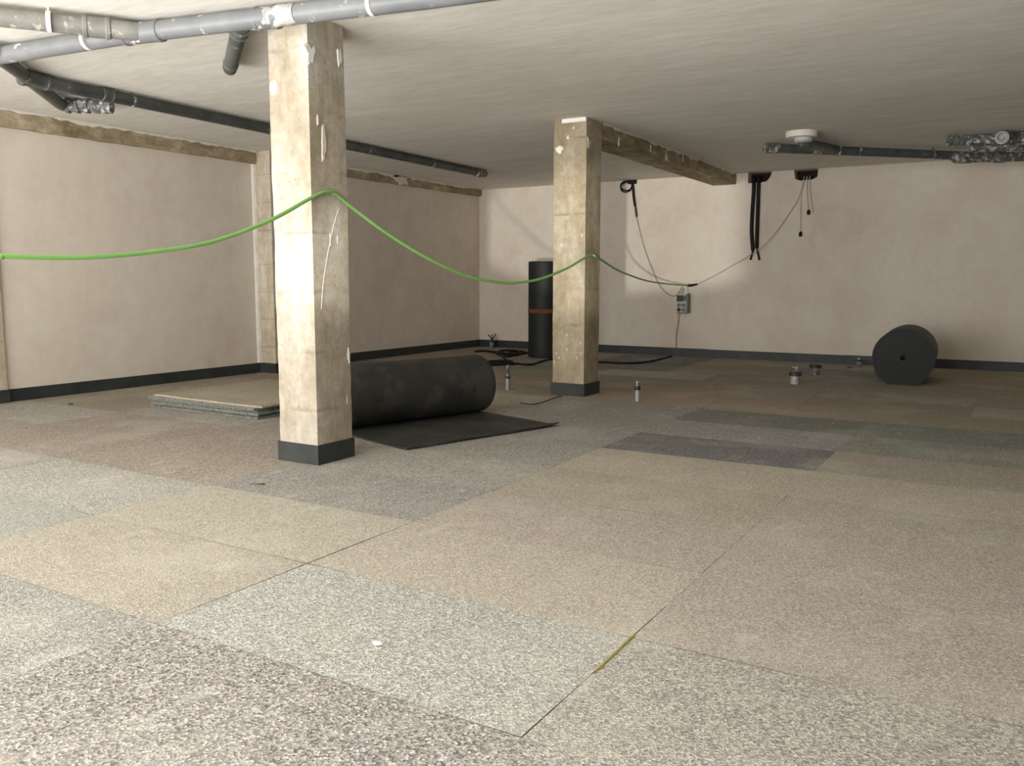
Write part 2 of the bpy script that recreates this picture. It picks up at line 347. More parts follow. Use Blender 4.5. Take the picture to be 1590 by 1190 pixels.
# ------------------------------------------------------------------ columns, pilaster, beams
def column_bm(x0, x1, y0, y1, z0, z1, seed):
    bm = bmesh.new(); nz_ = 44; k = 4
    rings = []
    for a in range(nz_+1):
        z = z0+(z1-z0)*a/nz_
        loop = []
        for (ax, ay, bx, by) in ((x0, y0, x1, y0), (x1, y0, x1, y1), (x1, y1, x0, y1), (x0, y1, x0, y0)):
            for t in range(k): loop.append((ax+(bx-ax)*t/k, ay+(by-ay)*t/k, t == 0))
        ring = []
        cx, cy = (x0+x1)/2, (y0+y1)/2
        for (x, y, corner) in loop:
            n1 = noise.noise(Vector((x*5+seed, y*5, z*2.2))); n2 = noise.noise(Vector((x*18+seed, y*18, z*14)))
            amp = 0.0045*n1 + (0.0045*n2 - 0.003*max(0, n2) if corner else 0.0012*n2)
            if corner: amp -= 0.004
            d = Vector((x-cx, y-cy, 0)).normalized()
            ring.append(bm.verts.new((x+d.x*amp, y+d.y*amp, z)))
        rings.append(ring)
    n = len(rings[0])
    for a, b in zip(rings, rings[1:]):
        for q in range(n): bm.faces.new((a[q], a[(q+1) % n], b[(q+1) % n], b[q]))
    bm.faces.new(rings[0][::-1]); bm.faces.new(rings[-1]); return bm
def band(x0, x1, y0, y1, h, t=0.008):
    bm = bmesh.new()
    bm_box(x0-t, x1+t, y0-t, y0, 0, h, bm); bm_box(x0-t, x1+t, y1, y1+t, 0, h, bm)
    bm_box(x0-t, x0, y0, y1, 0, h, bm); bm_box(x1, x1+t, y0, y1, 0, h, bm); return bm
def blob(center, u, v, ru, rv, normal, seed, th=0.006, n=18, jag=0.25):
    """a flat dab of plaster stuck to a face"""
    bm = bmesh.new(); c = Vector(center); u = Vector(u); v = Vector(v); nn = Vector(normal)
    o1, o2 = [], []
    for k in range(n):
        a = 2*math.pi*k/n; j = 1+jag*noise.noise(Vector((math.cos(a)*1.7+seed, math.sin(a)*1.7, seed*0.7)))*1.6
        p = c+u*(ru*j*math.cos(a))+v*(rv*j*math.sin(a))
        o1.append(bm.verts.new(p-nn*0.004)); o2.append(bm.verts.new(c+(p-c)*0.82+nn*th))
    for k in range(n): bm.faces.new((o1[k], o1[(k+1) % n], o2[(k+1) % n], o2[k]))
    bm.faces.new(o2); bm.faces.new(o1[::-1]); return bm
C1 = (-3.723, -3.420, 3.580, 3.878); C2 = (-3.734, -3.403, 7.028, 7.349)
XV, YV, ZV = (1, 0, 0), (0, 1, 0), (0, 0, 1)
def make_column(c, label, seed, m='conc'):
    root = empty('concrete_column', ((c[0]+c[1])/2, (c[2]+c[3])/2, 0), label, 'column')
    part('shaft', column_bm(*c, 0.0, CEIL, seed), M[m], root)
    part('base_band', band(*c, 0.115), M['tape'], root)['label'] = 'dark grey band around the foot'
    return root
col1 = make_column(C1, 'nearer concrete column, standing left in front of the big unrolled rubber roll', 3.1)
col2 = make_column(C2, 'farther concrete column, in front of the upright rubber roll, carrying a beam', 9.7, 'conc2')
def front_dab(root, c, px, py, ru, rv, seed, m='white', jag=0.25, th=0.006):
    part('plaster_patch', blob(at_y(px, py, c[2]), XV, ZV, ru, rv, (0, -1, 0), seed, th, jag=jag), M[m], root)
def side_dab(root, c, px, py, ru, rv, seed, m='white', jag=0.25, th=0.006):
    part('plaster_patch', blob(at_x(px, py, c[1]), YV, ZV, ru, rv, (1, 0, 0), seed, th, jag=jag), M[m], root)
front_dab(col1, C1, 424.5, 136, 0.030, 0.040, 1, jag=0.12)
front_dab(col1, C1, 470, 75, 0.016, 0.055, 2, jag=0.5); side_dab(col1, C1, 481, 82, 0.036, 0.055, 3, jag=0.6)
side_dab(col1, C1, 527, 88, 0.016, 0.05, 4, 'edge', jag=0.7); side_dab(col1, C1, 502, 222, 0.020, 0.10, 5, 'pale', jag=0.3)
side_dab(col1, C1, 493, 187, 0.006, 0.028, 6, 'edge'); side_dab(col1, C1, 513, 373, 0.004, 0.040, 7, 'edge', th=0.002)
side_dab(col1, C1, 524, 372, 0.004, 0.026, 8, 'edge', th=0.002); front_dab(col1, C1, 478, 366, 0.022, 0.014, 9, jag=0.6)
side_dab(col1, C1, 541.5, 552, 0.011, 0.04, 10, 'edge', jag=0.5, th=0.003); side_dab(col1, C1, 539, 622, 0.003, 0.03, 11, 'edge', th=0.002)
# long scratch of plaster on the nearer column's side
part('plaster_streak', bm_tube(smooth_path([at_x(525, 325, C1[1]), at_x(516, 360, C1[1]), at_x(508, 400, C1[1]), at_x(502, 440, C1[1]), at_x(499, 480, C1[1])], 5), [0.002]*21, 6), M['edge'], col1)
front_dab(col2, C2, 869, 233, 0.040, 0.034, 21, jag=0.35); front_dab(col2, C2, 882, 214, 0.018, 0.022, 22, 'edge'); front_dab(col2, C2, 891, 199, 0.010, 0.016, 23, 'edge')
pa = at_y(873, 187, C2[2]); part('plaster_strip', bm_box(pa.x, C2[1]-0.002, C2[2]-0.012, C2[2]+0.01, 2.464, CEIL, bevel=0.003), M['white'], col2); side_dab(col2, C2, 914, 222, 0.035, 0.04, 25, 'edge', 0.6)
for k, (px, py) in enumerate([(864, 549), (868, 555), (880, 543), (901, 533), (861, 563), (902, 549), (880, 520), (896, 556), (872, 380), (904, 365), (888, 412)]):
    front_dab(col2, C2, px, py, 0.006, 0.016, 30+k, 'edge', th=0.003)

# pilaster on the left wall, partly behind the nearer column
pil = empty('concrete_pilaster', (XL+0.12, (PY0+PY1)/2, 0), 'raw concrete block pilaster against the left wall, half hidden by the nearer column', 'pilaster')
zs = [0.0, 0.30, 0.62, 0.93, 1.24, 1.62, 1.93, 2.24, CEIL]
rp = random.Random(4)
for a, b in zip(zs, zs[1:]):
    d = rp.uniform(0, 0.006)
    part('block', bm_box(XL, PX1-d, PY0+d, PY1-d, a+0.003, b-0.003, bevel=0.004), M['pier'], pil)
part('joint_core', bm_box(XL, PX1-0.012, PY0+0.012, PY1-0.012, 0, CEIL), M['pier'], pil)
# torn plaster return where the wall plaster stops at the pilaster
bm = bmesh.new(); prev = None
for k in range(41):
    z = 0.115+(2.36-0.115)*k/40; w = 0.030+0.014*noise.noise(Vector((0, 3, z*6)))+0.008*noise.noise(Vector((5, 1, z*21)))
    cur = [bm.verts.new((XL-0.005, PY0-0.045, z)), bm.verts.new((XL+0.018, PY0-0.03, z)), bm.verts.new((XL+w, PY0-0.006, z)), bm.verts.new((XL+w, PY0+0.012, z))]
    if prev:
        for q in range(3): bm.faces.new((prev[q], prev[q+1], cur[q+1], cur[q]))
    prev = cur
part('plaster_edge', bm, M['edge'], pil)
pil2 = empty('concrete_pilaster', (XL, 3.8, 0), 'edge of a raw concrete pilaster at the left border of the view', 'pilaster')
part('shaft', column_bm(XL+0.001, XL+0.028, 3.55, 4.085, 0, CEIL, 5.5), M['pier'], pil2)

def ragged_strip(x, x_out, y0, y1, z_top, depth, seed, n=90):
    """torn plaster hanging down over the top of a beam face (face normal +x)"""
    bm = bmesh.new(); prev = None
    for k in range(n+1):
        y = y0+(y1-y0)*k/n
        d = depth*(0.7+0.9*noise.noise(Vector((y*3.3, seed, 0)))+0.9*noise.noise(Vector((y*13, seed, 4))))
        d = max(0.006, d)
        cur = [bm.verts.new((x-0.004, y, z_top)), bm.verts.new((x_out, y, z_top)), bm.verts.new((x_out, y, z_top-d*0.8)), bm.verts.new((x-0.004, y, z_top-d))]
        if prev:
            for q in range(3): bm.faces.new((prev[q], prev[q+1], cur[q+1], cur[q]))
        prev = cur
    return bm
def beam_bm(x0, x1, y0, y1, z0a, z0b, z1, seed, n=60):
    bm = bmesh.new(); rings = []
    for k in range(n+1):
        t = k/n; y = y0+(y1-y0)*t; zb = z0a+(z0b-z0a)*t
        a = 0.006*noise.noise(Vector((y*4, seed, 0))); b = 0.006*noise.noise(Vector((y*9, seed, 5))); c = 0.005*noise.noise(Vector((y*11, seed, 9)))
        zm = (zb+z1)/2
        rings.append([bm.verts.new(p) for p in ((x0+c, y, zb+a), (x1+b, y, zb+a+0.5*c), (x1+0.006+c, y, zm), (x1+b, y, z1), (x0+c, y, z1))])
    for a, b in zip(rings, rings[1:]):
        for q in range(5): bm.faces.new((a[q], a[(q+1) % 5], b[(q+1) % 5], b[q]))
    bm.faces.new(rings[0][::-1]); bm.faces.new(rings[-1]); return bm
BX = XL+0.045
b1 = empty('concrete_beam', (XL, 5.5, CEIL), 'raw concrete beam along the top of the left wall, front stretch left of the nearer column', 'beam')
part('beam_body', beam_bm(XL-0.02, BX, 4.085, PY0, 2.348, 2.365, CEIL, 2.0), M['beam'], b1)
part('plaster_edge', ragged_strip(BX, BX+0.012, 4.085, PY0, CEIL, 0.024, 1.3), M['edge'], b1)
b2 = empty('concrete_beam', (XL, 9.5, CEIL), 'raw concrete beam along the top of the left wall, rear stretch reaching the corner', 'beam')
part('beam_body', beam_bm(XL-0.02, BX, PY1, YB, 2.37, 2.395, CEIL, 6.0), M['beam'], b2)
part('plaster_edge', ragged_strip(BX, BX+0.012, PY1, YB-0.25, CEIL, 0.030, 7.3), M['edge'], b2)
pn = at_x(622, 283, BX)
part('plaster_patch', blob((BX, pn.y, 2.455), YV, ZV, 0.16, 0.085, (1, 0, 0), 44, 0.012, jag=0.7), M['edge'], b2)
b3 = empty('concrete_beam', (-3.57, 9.5, CEIL), 'raw concrete beam running from the farther column to the back wall', 'beam')
part('beam_body', beam_bm(C2[0]+0.01, C2[1]-0.004, C2[3]-0.02, YB, 2.36, 2.36, CEIL, 12.0), M['beam'], b3)
part('plaster_edge', ragged_strip(C2[1]+0.002, C2[1]+0.014, C2[3], YB-0.02, CEIL, 0.022, 17.3), M['edge'], b3)
for k, (px, py) in enumerate([(961, 220), (1010, 232), (1034, 241), (1060, 246), (1036, 244)]):
    p = at_x(px, py, C2[1]); part('plaster_patch', blob(p, YV, ZV, 0.014, 0.038, (1, 0, 0), 50+k, 0.006, jag=0.8), M['pale'], b3)

# ------------------------------------------------------------------ drain pipes, upper left
ZP = 2.415
def coupling(p, q, r, L=0.12, root=None, name='coupling', m='pvc'):
    prof = [(0, r*1.02), (0.004, r*1.16), (0.022, r*1.18), (0.026, r*1.10), (L-0.026, r*1.10), (L-0.022, r*1.18), (L-0.004, r*1.16), (L, r*1.02)]
    return part(name, lathe_along(p, q, prof, 24), M[m], root, 40)
def bracket(p, d, r, root, zc=CEIL, m='white'):
    """a strap ring round the pipe with a rod up to the ceiling"""
    d = Vector(d).normalized(); p = Vector(p)
    bm = lathe_along(p-d*0.012, p+d*0.012, [(0, r*1.01), (0.002, r*1.10), (0.022, r*1.10), (0.024, r*1.01)], 20)
    if zc-p.z > r+0.004: bm_tube([(p.x, p.y, p.z+r*0.9), (p.x, p.y, zc)], 0.006, 8, bm)
    return part('bracket', bm, M[m], root)
R1 = 0.052
Z1 = CEIL-R1-0.02
A0 = at_z(-60, 96, Z1); A1 = at_z(215, 51, Z1); A2 = at_z(655, -2, Z1)
dA = (A2-A0).normalized()
dp = empty('drain_pipe', A1, 'light grey plastic drain pipe with a wye branch, crossing the ceiling before the nearer column', 'pipe')
A3 = A2 + dA*1.2
part('main_pipe', bm_tube([A0, A1, A2, A3], R1, 24), M['pvc'], dp, 50)
B0 = at_z(-60, 20, Z1); B1 = A1 + dA*0.03
dB = (B1-B0).normalized()
part('branch_pipe', bm_tube([B0, B1-dB*0.02], R1*0.96, 24), M['pvcdirty'], dp, 50)['label'] = 'dirty brownish grey branch pipe'
coupling(B1-dB*0.30, B1, R1*0.98, 0.14, dp, m='pvcdirty')
coupling(A1-dA*0.10, A2, R1, 0.26, dp, 'wye_fitting')
coupling(at_z(398, 30, Z1), A2, R1, 0.14, dp)
bm = bmesh.new(); p0 = at_z(388, 31, Z1); rr_ = []
for k in range(15):
    q = p0+dA*(0.30*k/14); ring = []
    u_ = Vector((0, 0, 1)); v_ = dA.cross(u_).normalized()
    for m_ in range(28):
        a = 2*math.pi*m_/28; f_ = max(0.0, math.sin(math.pi*k/14))
        h = R1*(0.985+0.17*f_*max(0, 0.35+1.1*noise.noise(Vector((k*0.45, math.cos(a)*1.6, math.sin(a)*1.6+3)))))
        ring.append(bm.verts.new(q+u_*(h*math.cos(a))+v_*(h*math.sin(a))))
    rr_.append(ring)
for a, b in zip(rr_, rr_[1:]):
    for m_ in range(28): bm.faces.new((a[m_], a[(m_+1) % 28], b[(m_+1) % 28], b[m_]))
part('plaster_smear', bm, M['smear'], dp, True)['label'] = 'white plaster smeared round the joint'
for px, py in ((137, 62), (578, 7)): bracket(at_z(px, py, Z1), dA, R1*0.98, dp, m='edge')
bracket(at_z(76, 33, Z1), dB, R1*0.95, dp, m='edge')
# stub branch going back from the main pipe
S0 = at_z(374, 38, Z1); S1 = at_z(357, 106, CEIL-0.055)
dS = (S1-S0).normalized()
st = part('stub_pipe', bm_tube([S0, S1-dS*0.03, S1+dS*0.0, S1+dS*0.03+Vector((0, 0, 0.012)), S1+dS*0.045+Vector((0, 0, 0.05))], [0.045, 0.045, 0.045, 0.045, 0.04], 20), M['pvcd'], dp, 50)
coupling(S0+dS*0.05, S1, 0.045, 0.13, dp, 'coupling', 'pvcd'); bracket(S1-dS*0.14, dS, 0.044, dp, m='pvcm')
# return pipe running back from the main pipe's left end
ZD = CEIL-0.058
D0 = at_z(-20, 78, Z1); D1 = at_z(20, 104, ZD); D2 = at_z(92, 160, ZD); D3 = at_z(105, 164, ZD); D4 = at_z(166, 165, ZD)
part('return_pipe', bm_tube(smooth_path([D0, D1, D2-(D2-D1)*0.12, D2, D3, D4], 6), 0.046, 20), M['pvcd'], dp, 50)
dD = (D4-D3).normalized()
prof = [(0, 0.048)]
for k in range(3): prof += [(0.01+k*0.075, 0.058), (0.035+k*0.075, 0.060), (0.04+k*0.075, 0.049), (0.075+k*0.075, 0.049)]
prof += [(0.26, 0.056), (0.36, 0.056), (0.365, 0.047)]
part('ribbed_coupling', lathe_along(D3-dD*0.02, D4, prof, 22), M['pvcm'], dp, 40)
L4 = (D4-D3).length
part('end_cap', lathe_along(D3+dD*(L4-0.10), D4+dD, [(0, 0.050), (0.01, 0.058), (0.10, 0.060), (0.13, 0.05), (0.14, 0.02)], 22), M['pvcm'], dp, 40)
# long dark pipe along the left wall
E0 = at_z(38, 117, ZD); E1 = at_z(66, 127, ZD); E2 = at_z(752, 270, CEIL-0.05)
lp = empty('drain_pipe', E1, 'long dark grey pipe under the ceiling running back beside the left wall', 'pipe')
dE = (E2-E1).normalized()
part('pipe', bm_tube([E0, E0.lerp(E1, 0.6), E1, E1.lerp(E2, 0.5), E2], 0.047, 20), M['pvcd'], lp, 50)
coupling(E1-dE*0.16, E2, 0.047, 0.20, lp, 'coupling', 'pvcd'); coupling(E1+dE*0.45, E2, 0.047, 0.10, lp, 'coupling', 'pvcd')
part('end_fitting', lathe_along(E2-dE*0.22, E2, [(0, 0.048), (0.01, 0.058), (0.11, 0.058), (0.12, 0.050), (0.22, 0.045), (0.28, 0.02)], 18), M['pvcm'], lp, 40)
for t in (0.12, 0.36, 0.60, 0.80): bracket(E1.lerp(E2, t), dE, 0.045, lp, m='pvcm')

# ------------------------------------------------------------------ drain pipes, right
ZR = CEIL-0.075
G0 = at_z(1192, 230, ZR); G1 = at_z(1300, 234, ZR); G2 = at_z(1468, 241, ZR)
rpipe = empty('drain_pipe', G1, 'dark plaster-spattered pipe under the ceiling at right, joined to a white ceiling collar', 'pipe')
dG = (G2-G0).normalized()
part('pipe', bm_tube([G0, G1, G2, G2+dG*0.25], 0.046, 20), M['pvcd'], rpipe, 50)
part('end_cap', lathe_along(G0-dG*0.04, G2, [(0, 0.03), (0.01, 0.050), (0.16, 0.052), (0.165, 0.047)], 20), M['pvcm'], rpipe, 40)
for px, py in ((1297, 234), (1334, 235), (1448, 240)): bracket(at_z(px, py, ZR), dG, 0.045, rpipe, m='pvcm')
coupling(at_z(1262, 232, ZR), G2, 0.047, 0.32, rpipe, 'wye_fitting', 'pvcm')
K0 = at_z(1245, 205, CEIL)
part('ceiling_collar', lathe_along((K0.x, K0.y, CEIL), (K0.x, K0.y, 0), [(0, 0.150), (0.02, 0.153), (0.055, 0.146), (0.057, 0.075), (0.06, 0.07)], 28), M['edge'], rpipe, 40)
kk = [Vector((K0.x+0.02, K0.y-0.01, CEIL-0.03)), Vector((K0.x+0.02, K0.y-0.01, CEIL-0.10)), Vector((K0.x+0.06, K0.y+0.08, CEIL-0.115)), at_z(1275, 228, ZR-0.005), at_z(1298, 233.5, ZR)]
part('bend', bm_tube(smooth_path(kk, 6), 0.050, 18), M['pvcd'], rpipe, 50)
part('socket_ring', lathe_along((K0.x+0.02, K0.y-0.01, CEIL-0.062), (K0.x+0.02, K0.y-0.01, 0), [(0, 0.085), (0.03, 0.088), (0.045, 0.06)], 20), M['box'], rpipe, 40)
# thick end fitting at the right border
H0 = at_z(1475, 245, ZR-0.03); H1 = at_z(1610, 243, ZR-0.03); dH = (H1-H0).normalized()
part('end_fitting', lathe_along(H0, H1, [(0, 0.02), (0.03, 0.05), (0.06, 0.062), (0.22, 0.062), (0.23, 0.054), (0.45, 0.054), (0.46, 0.062), (0.56, 0.062), (0.57, 0.05), (1.2, 0.05)], 20), M['pvcm'], rpipe, 40)
# ribbed branch fittings above it
ZQ = CEIL-0.07
fit = empty('pipe_fitting', at_z(1530, 220, ZQ), 'cluster of ribbed grey pipe fittings with an open round socket under the ceiling, right border', 'pipe fitting')
Q0 = at_z(1470, 219, ZQ); Q1 = at_z(1600, 215, ZQ); dQ = (Q1-Q0).normalized()
prof = [(0, 0.03)]
for k in range(4): prof += [(0.005+k*0.062, 0.050), (0.035+k*0.062, 0.052), (0.038+k*0.062, 0.042), (0.060+k*0.062, 0.042)]
prof += [(0.27, 0.052), (0.55, 0.055), (0.56, 0.066), (0.68, 0.066), (0.69, 0.055), (1.3, 0.05)]
part('ribbed_pipe', lathe_along(Q0, Q1, prof, 20), M['pvcm'], fit, 40)
Q2 = at_z(1506, 229, ZQ-0.03); Q3 = at_z(1620, 224, ZQ-0.03)
part('lower_branch', lathe_along(Q2, Q3, [(0, 0.03), (0.02, 0.055), (0.16, 0.058), (0.17, 0.048), (0.36, 0.048), (0.37, 0.056), (0.5, 0.056), (0.51, 0.046), (1.2, 0.046)], 20), M['pvcm'], fit, 40)
Q4 = at_z(1556, 214, ZQ-0.01); tw = (CAM-Q4); tw.z = -0.05*tw.length; tw.normalize()
bm = lathe_along(Q4-tw*0.10, Q4+tw, [(0, 0.045), (0.08, 0.045), (0.085, 0.058), (0.125, 0.060), (0.126, 0.044), (0.10, 0.040), (0.095, 0.022), (0.115, 0.018)], 22)
part('open_socket', bm, M['metal'], fit, 40)
Q5 = at_z(1575, 216, ZQ); part('elbow', bm_tube(smooth_path([Q4-tw*0.03, Q5, at_z(1610, 226, ZQ)], 6), 0.052, 16), M['pvcm'], fit, 50)

# ------------------------------------------------------------------ rubber rolls
def roll_body(R, L, core=0.045, seg=72, turns=18, flat=0.0, seed=0.0, thick=0.009, theta0=0.0):
    """roll along local +y from y=0 to L, resting on z=0; spiral step on the outside, layers on both ends"""
    bm = bmesh.new()
    rows = []
    rad = []
    k = 0; r = R
    while r > core+0.012:
        rad.append(r); r -= (R-core)/turns
    def pt(r, a, y):
        rr = r - (thick*a/(2*math.pi) if r > R*0.9 else 0) + 0.003*noise.noise(Vector((math.cos(a)*1.5+seed, math.sin(a)*1.5, r*9)))
        x = rr*math.cos(a+theta0); z = rr*math.sin(a+theta0)
        if flat and z < -R+flat: z = -R+flat
        w = 0.003*noise.noise(Vector((a*1.3, y*2.2, seed)))
        return (x*(1+w), y, z+R-flat)
    ys = [L*q/10 for q in range(11)]
    end0 = []
    jit = [0.008*noise.noise(Vector((q*1.7, seed, 2))) for q in range(len(rad)+2)]
    prof = []   # (r, y) from core at y=0 out to R, along, back in to core at L
    for q in range(len(rad)-1, -1, -1):
        prof.append((rad[q]-(R-core)/turns*0.92, jit[q])); prof.append((rad[q]-0.0012, jit[q]))
        prof.append((rad[q], 0.006+jit[q]))
    side = [(R, y) for y in ys[1:-1]]
    endL = []
    for q in range(len(rad)):
        endL.append((rad[q], L-0.006+jit[q])); endL.append((rad[q]-0.0012, L+jit[q])); endL.append((rad[q]-(R-core)/turns*0.92, L+jit[q]))
    prof = prof+side+endL
    prof = [(core, 0.16)]+[(core, 0.0)]+prof+[(core, L)]+[(core, L-0.16)]
    rings = []
    for r, y in prof:
        rings.append([bm.verts.new(pt(r, 2*math.pi*s/seg*0.99999, y)) for s in range(seg)])
    for a, b in zip(rings, rings[1:]):
        for s in range(seg): bm.faces.new((a[s], a[(s+1) % seg], b[(s+1) % seg], b[s]))
    bm.faces.new(rings[0][::-1]); bm.faces.new(rings[-1])
    return bm
# 1: big roll, partly unrolled, behind the nearer column
P_r = at_z(868, 662, 0.0); P_l = at_z(632, 700, 0.0); P_r.z = P_l.z = 0
ax = (P_r-P_l).normalized(); WID = (P_r-P_l).length; perp = Vector((-ax.y, ax.x, 0))   # perp points to the roll
LEN = 0.905; RR = 0.235
r1 = empty('rubber_roll', P_l+perp*LEN, 'large black rubber roll lying half unrolled behind the nearer column', 'rubber roll')
bm = roll_body(RR, WID, 0.05, 72, 16, 0.006, 4.0, 0.010, -math.pi/2)
mt = Matrix(((-perp.x*-1, ax.x, 0, 0), (perp.y, ax.y, 0, 0), (0, 0, 1, 0), (0, 0, 0, 1)))
mt = Matrix.Translation(P_l+perp*(LEN+0.02)+Vector((0, 0, 0.007))) @ mt
bm.transform(mt); part('roll_body', bm, M['rubber'], r1, 35)
bm = bmesh.new(); nu, nv = 24, 16; tp = []
for a in range(nu+1):
    row = []
    for b in range(nv+1):
        s = b/nv; t = a/nu
        p = P_l + ax*(WID*t) + perp*((LEN+0.03)*s)
        edge = max(0, 1-s/0.12)
        lift = 0.016*edge*edge*(0.6+0.5*noise.noise(Vector((t*4, 2, 0)))) + 0.012*edge*max(0, (t-0.8)/0.2)**2 + 0.004*max(0, noise.noise(Vector((t*3, s*3, 7))))
        row.append((p, 0.009+lift))
    tp.append(row)
v1 = [[bm.verts.new((p.x, p.y, z)) for p, z in row] for row in tp]; v0 = [[bm.verts.new((p.x, p.y, max(0.0012, z-0.009))) for p, z in row] for row in tp]
for a in range(nu):
    for b in range(nv):
        bm.faces.new((v1[a][b], v1[a+1][b], v1[a+1][b+1], v1[a][b+1])); bm.faces.new((v0[a][b], v0[a][b+1], v0[a+1][b+1], v0[a+1][b]))
for a in range(nu):
    bm.faces.new((v0[a][0], v0[a+1][0], v1[a+1][0], v1[a][0])); bm.faces.new((v0[a][nv], v1[a][nv], v1[a+1][nv], v0[a+1][nv]))
for b in range(nv):
    bm.faces.new((v0[0][b], v1[0][b], v1[0][b+1], v0[0][b+1])); bm.faces.new((v0[nu][b], v0[nu][b+1], v1[nu][b+1], v1[nu][b]))
part('unrolled_sheet', bm, M['rubber'], r1, 40)
# 2: standing roll behind the farther column
c = at_z(846, 556, 0.0); c = Vector((c.x, c.y, 0))+Vector((c.x, c.y, 0)).normalized()*0.16
r2 = empty('rubber_roll', c, 'tall black rubber roll standing upright behind the farther column, bound with orange tape', 'rubber roll')
bm = roll_body(0.235, 1.31, 0.05, 64, 14, 0, 8.0, 0.009, 2.6)
bm.transform(Matrix.Translation(c) @ Matrix(((1, 0, 0, 0), (0, 0, 1, -0.235), (0, 1, 0, 0.012), (0, 0, 0, 1))))
part('roll_body', bm, M['rubber2'], r2, 35)
bm = bmesh.new(); rings = []
for z in (0.620, 0.675):
    rings.append([bm.verts.new((c.x+0.2385*math.cos(2*math.pi*k/64), c.y+0.2385*math.sin(2*math.pi*k/64), z)) for k in range(64)])
for z in (0.675, 0.620):
    rings.append([bm.verts.new((c.x+0.226*math.cos(2*math.pi*k/64), c.y+0.226*math.sin(2*math.pi*k/64), z)) for k in range(64)])
for a, b in zip(rings, rings[1:]+rings[:1]):
    for k in range(64): bm.faces.new((a[k], a[(k+1) % 64], b[(k+1) % 64], b[k]))
part('tape_band', bm, M['otape'], r2, 40)['label'] = 'orange-brown tape band'
# 3: roll lying end-on by the back wall at right
c0 = at_z(1400, 598, 0.0); c1 = at_z(1411, 578, 0.0); ax3 = Vector((c1.x-c0.x, c1.y-c0.y, 0)).normalized()
r3 = empty('rubber_roll', (c0.x, c0.y, 0), 'thick black rubber roll lying end-on near the back wall at right', 'rubber roll')
bm = roll_body(0.305, 1.0, 0.028, 80, 22, 0.028, 2.0, 0.010, -2.6)
rx = Vector((ax3.y, -ax3.x, 0))
bm.transform(Matrix.Translation((c0.x, c0.y, 0.002)) @ Matrix(((rx.x, ax3.x, 0, 0), (rx.y, ax3.y, 0, 0), (0, 0, 1, 0), (0, 0, 0, 1))))
part('roll_body', bm, M['rubber2'], r3, 35)

# ------------------------------------------------------------------ stack of loose mats
sb = at_z(400, 652, 0.0); sl = at_z(240, 632, 0.0)
STK = [('lowest', 'green', 0.00, 0.00, 0.00), ('second lowest', 'darkgrey', -0.015, 0.02, 0.006), ('third from floor', 'green', 0.012, -0.01, -0.008),
       ('fourth from floor', 'grey', -0.02, 0.015, 0.010), ('second from the top', 'greybeige', -0.03, -0.012, -0.006), ('topmost', 'tan', 0.02, 0.03, 0.004)]
z = 0.002
for k, (nm, cls, dx, dy, rz) in enumerate(STK):
    th = 0.0145; bm = bmesh.new(); nx, ny = 14, 14; Lx, Ly = 1.27, 1.27
    g1 = []; g0 = []
    for b in range(ny+1):
        r1_, r0_ = [], []
        for a in range(nx+1):
            x = -Lx+Lx*a/nx; y = Ly*b/ny
            if a in (0, nx): x += 0.006*noise.noise(Vector((k*3.3, y*7, a)))
            if b in (0, ny): y += 0.006*noise.noise(Vector((x*7, k*5.1, b)))
            w = 0.0018*noise.noise(Vector((x*2, y*2, k*2.2)))
            sag = 0.0022*k*max(0.0, (-x/Lx))**2   # the left ends stand a little apart
            r1_.append(bm.verts.new((x, y, th+w*0.3+sag))); r0_.append(bm.verts.new((x, y, w*0.3+sag*0.85)))
        g1.append(r1_); g0.append(r0_)
    for b in range(ny):
        for a in range(nx):
            bm.faces.new((g1[b][a], g1[b][a+1], g1[b+1][a+1], g1[b+1][a])); bm.faces.new((g0[b][a], g0[b+1][a], g0[b+1][a+1], g0[b][a+1]))
    for a in range(nx):
        bm.faces.new((g0[0][a], g0[0][a+1], g1[0][a+1], g1[0][a])); bm.faces.new((g0[ny][a], g1[ny][a], g1[ny][a+1], g0[ny][a+1]))
    for b in range(ny):
        bm.faces.new((g0[b][0], g1[b][0], g1[b+1][0], g0[b+1][0])); bm.faces.new((g0[b][nx], g0[b+1][nx], g1[b+1][nx], g1[b][nx]))
    mt, cc = CLS[cls]
    bm.faces.ensure_lookup_table()
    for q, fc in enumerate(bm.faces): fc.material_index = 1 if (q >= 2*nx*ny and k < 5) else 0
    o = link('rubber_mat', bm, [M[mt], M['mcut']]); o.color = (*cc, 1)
    o.location = (sb.x+dx, sb.y+dy, z); o.rotation_euler = (0, 0, rz)
    look = {'tan': 'tan-topped', 'greybeige': 'beige-grey', 'grey': 'grey', 'green': 'greenish grey', 'darkgrey': 'dark grey'}[cls]
    tag(o, f'{look} rubber mat, {nm} in the stack beside the nearer column', 'mat', 'loose mats in the stack')
    z += th+0.0022

# ------------------------------------------------------------------ cables and wires
XG = C1[1]+0.016
G = [at_x(-40, 394, XG), at_x(0, 397.5, XG), at_x(70, 400, XG), at_x(140, 399.5, XG), at_x(230, 392, XG), at_x(330, 375.5, XG), at_x(420, 342, XG),
     at_x(480, 309, XG), at_x(505, 298, XG), at_x(520, 301, XG), at_x(545, 321, XG), at_x(600, 362, XG), at_x(660, 399, XG), at_x(720, 427, XG), at_x(765, 437.5, XG), at_x(800, 439.5, XG), at_x(840, 433, XG), at_x(880, 417, XG+0.006),
     at_x(905, 402, C2[1]+0.018), at_x(918, 396.5, C2[1]+0.018), at_x(930, 401, C2[1]+0.018)]
ce = at_y(1070, 443.5, YB-0.05)
for px, py, t in ((960, 420, 0.30), (1000, 435, 0.60), (1035, 441, 0.82)):
    y = (C2[2]+0.25)+(YB-0.05-C2[2]-0.25)*t; G.append(at_y(px, py, y))
G.append(ce)
g0 = at_x(-40, 394, XG)
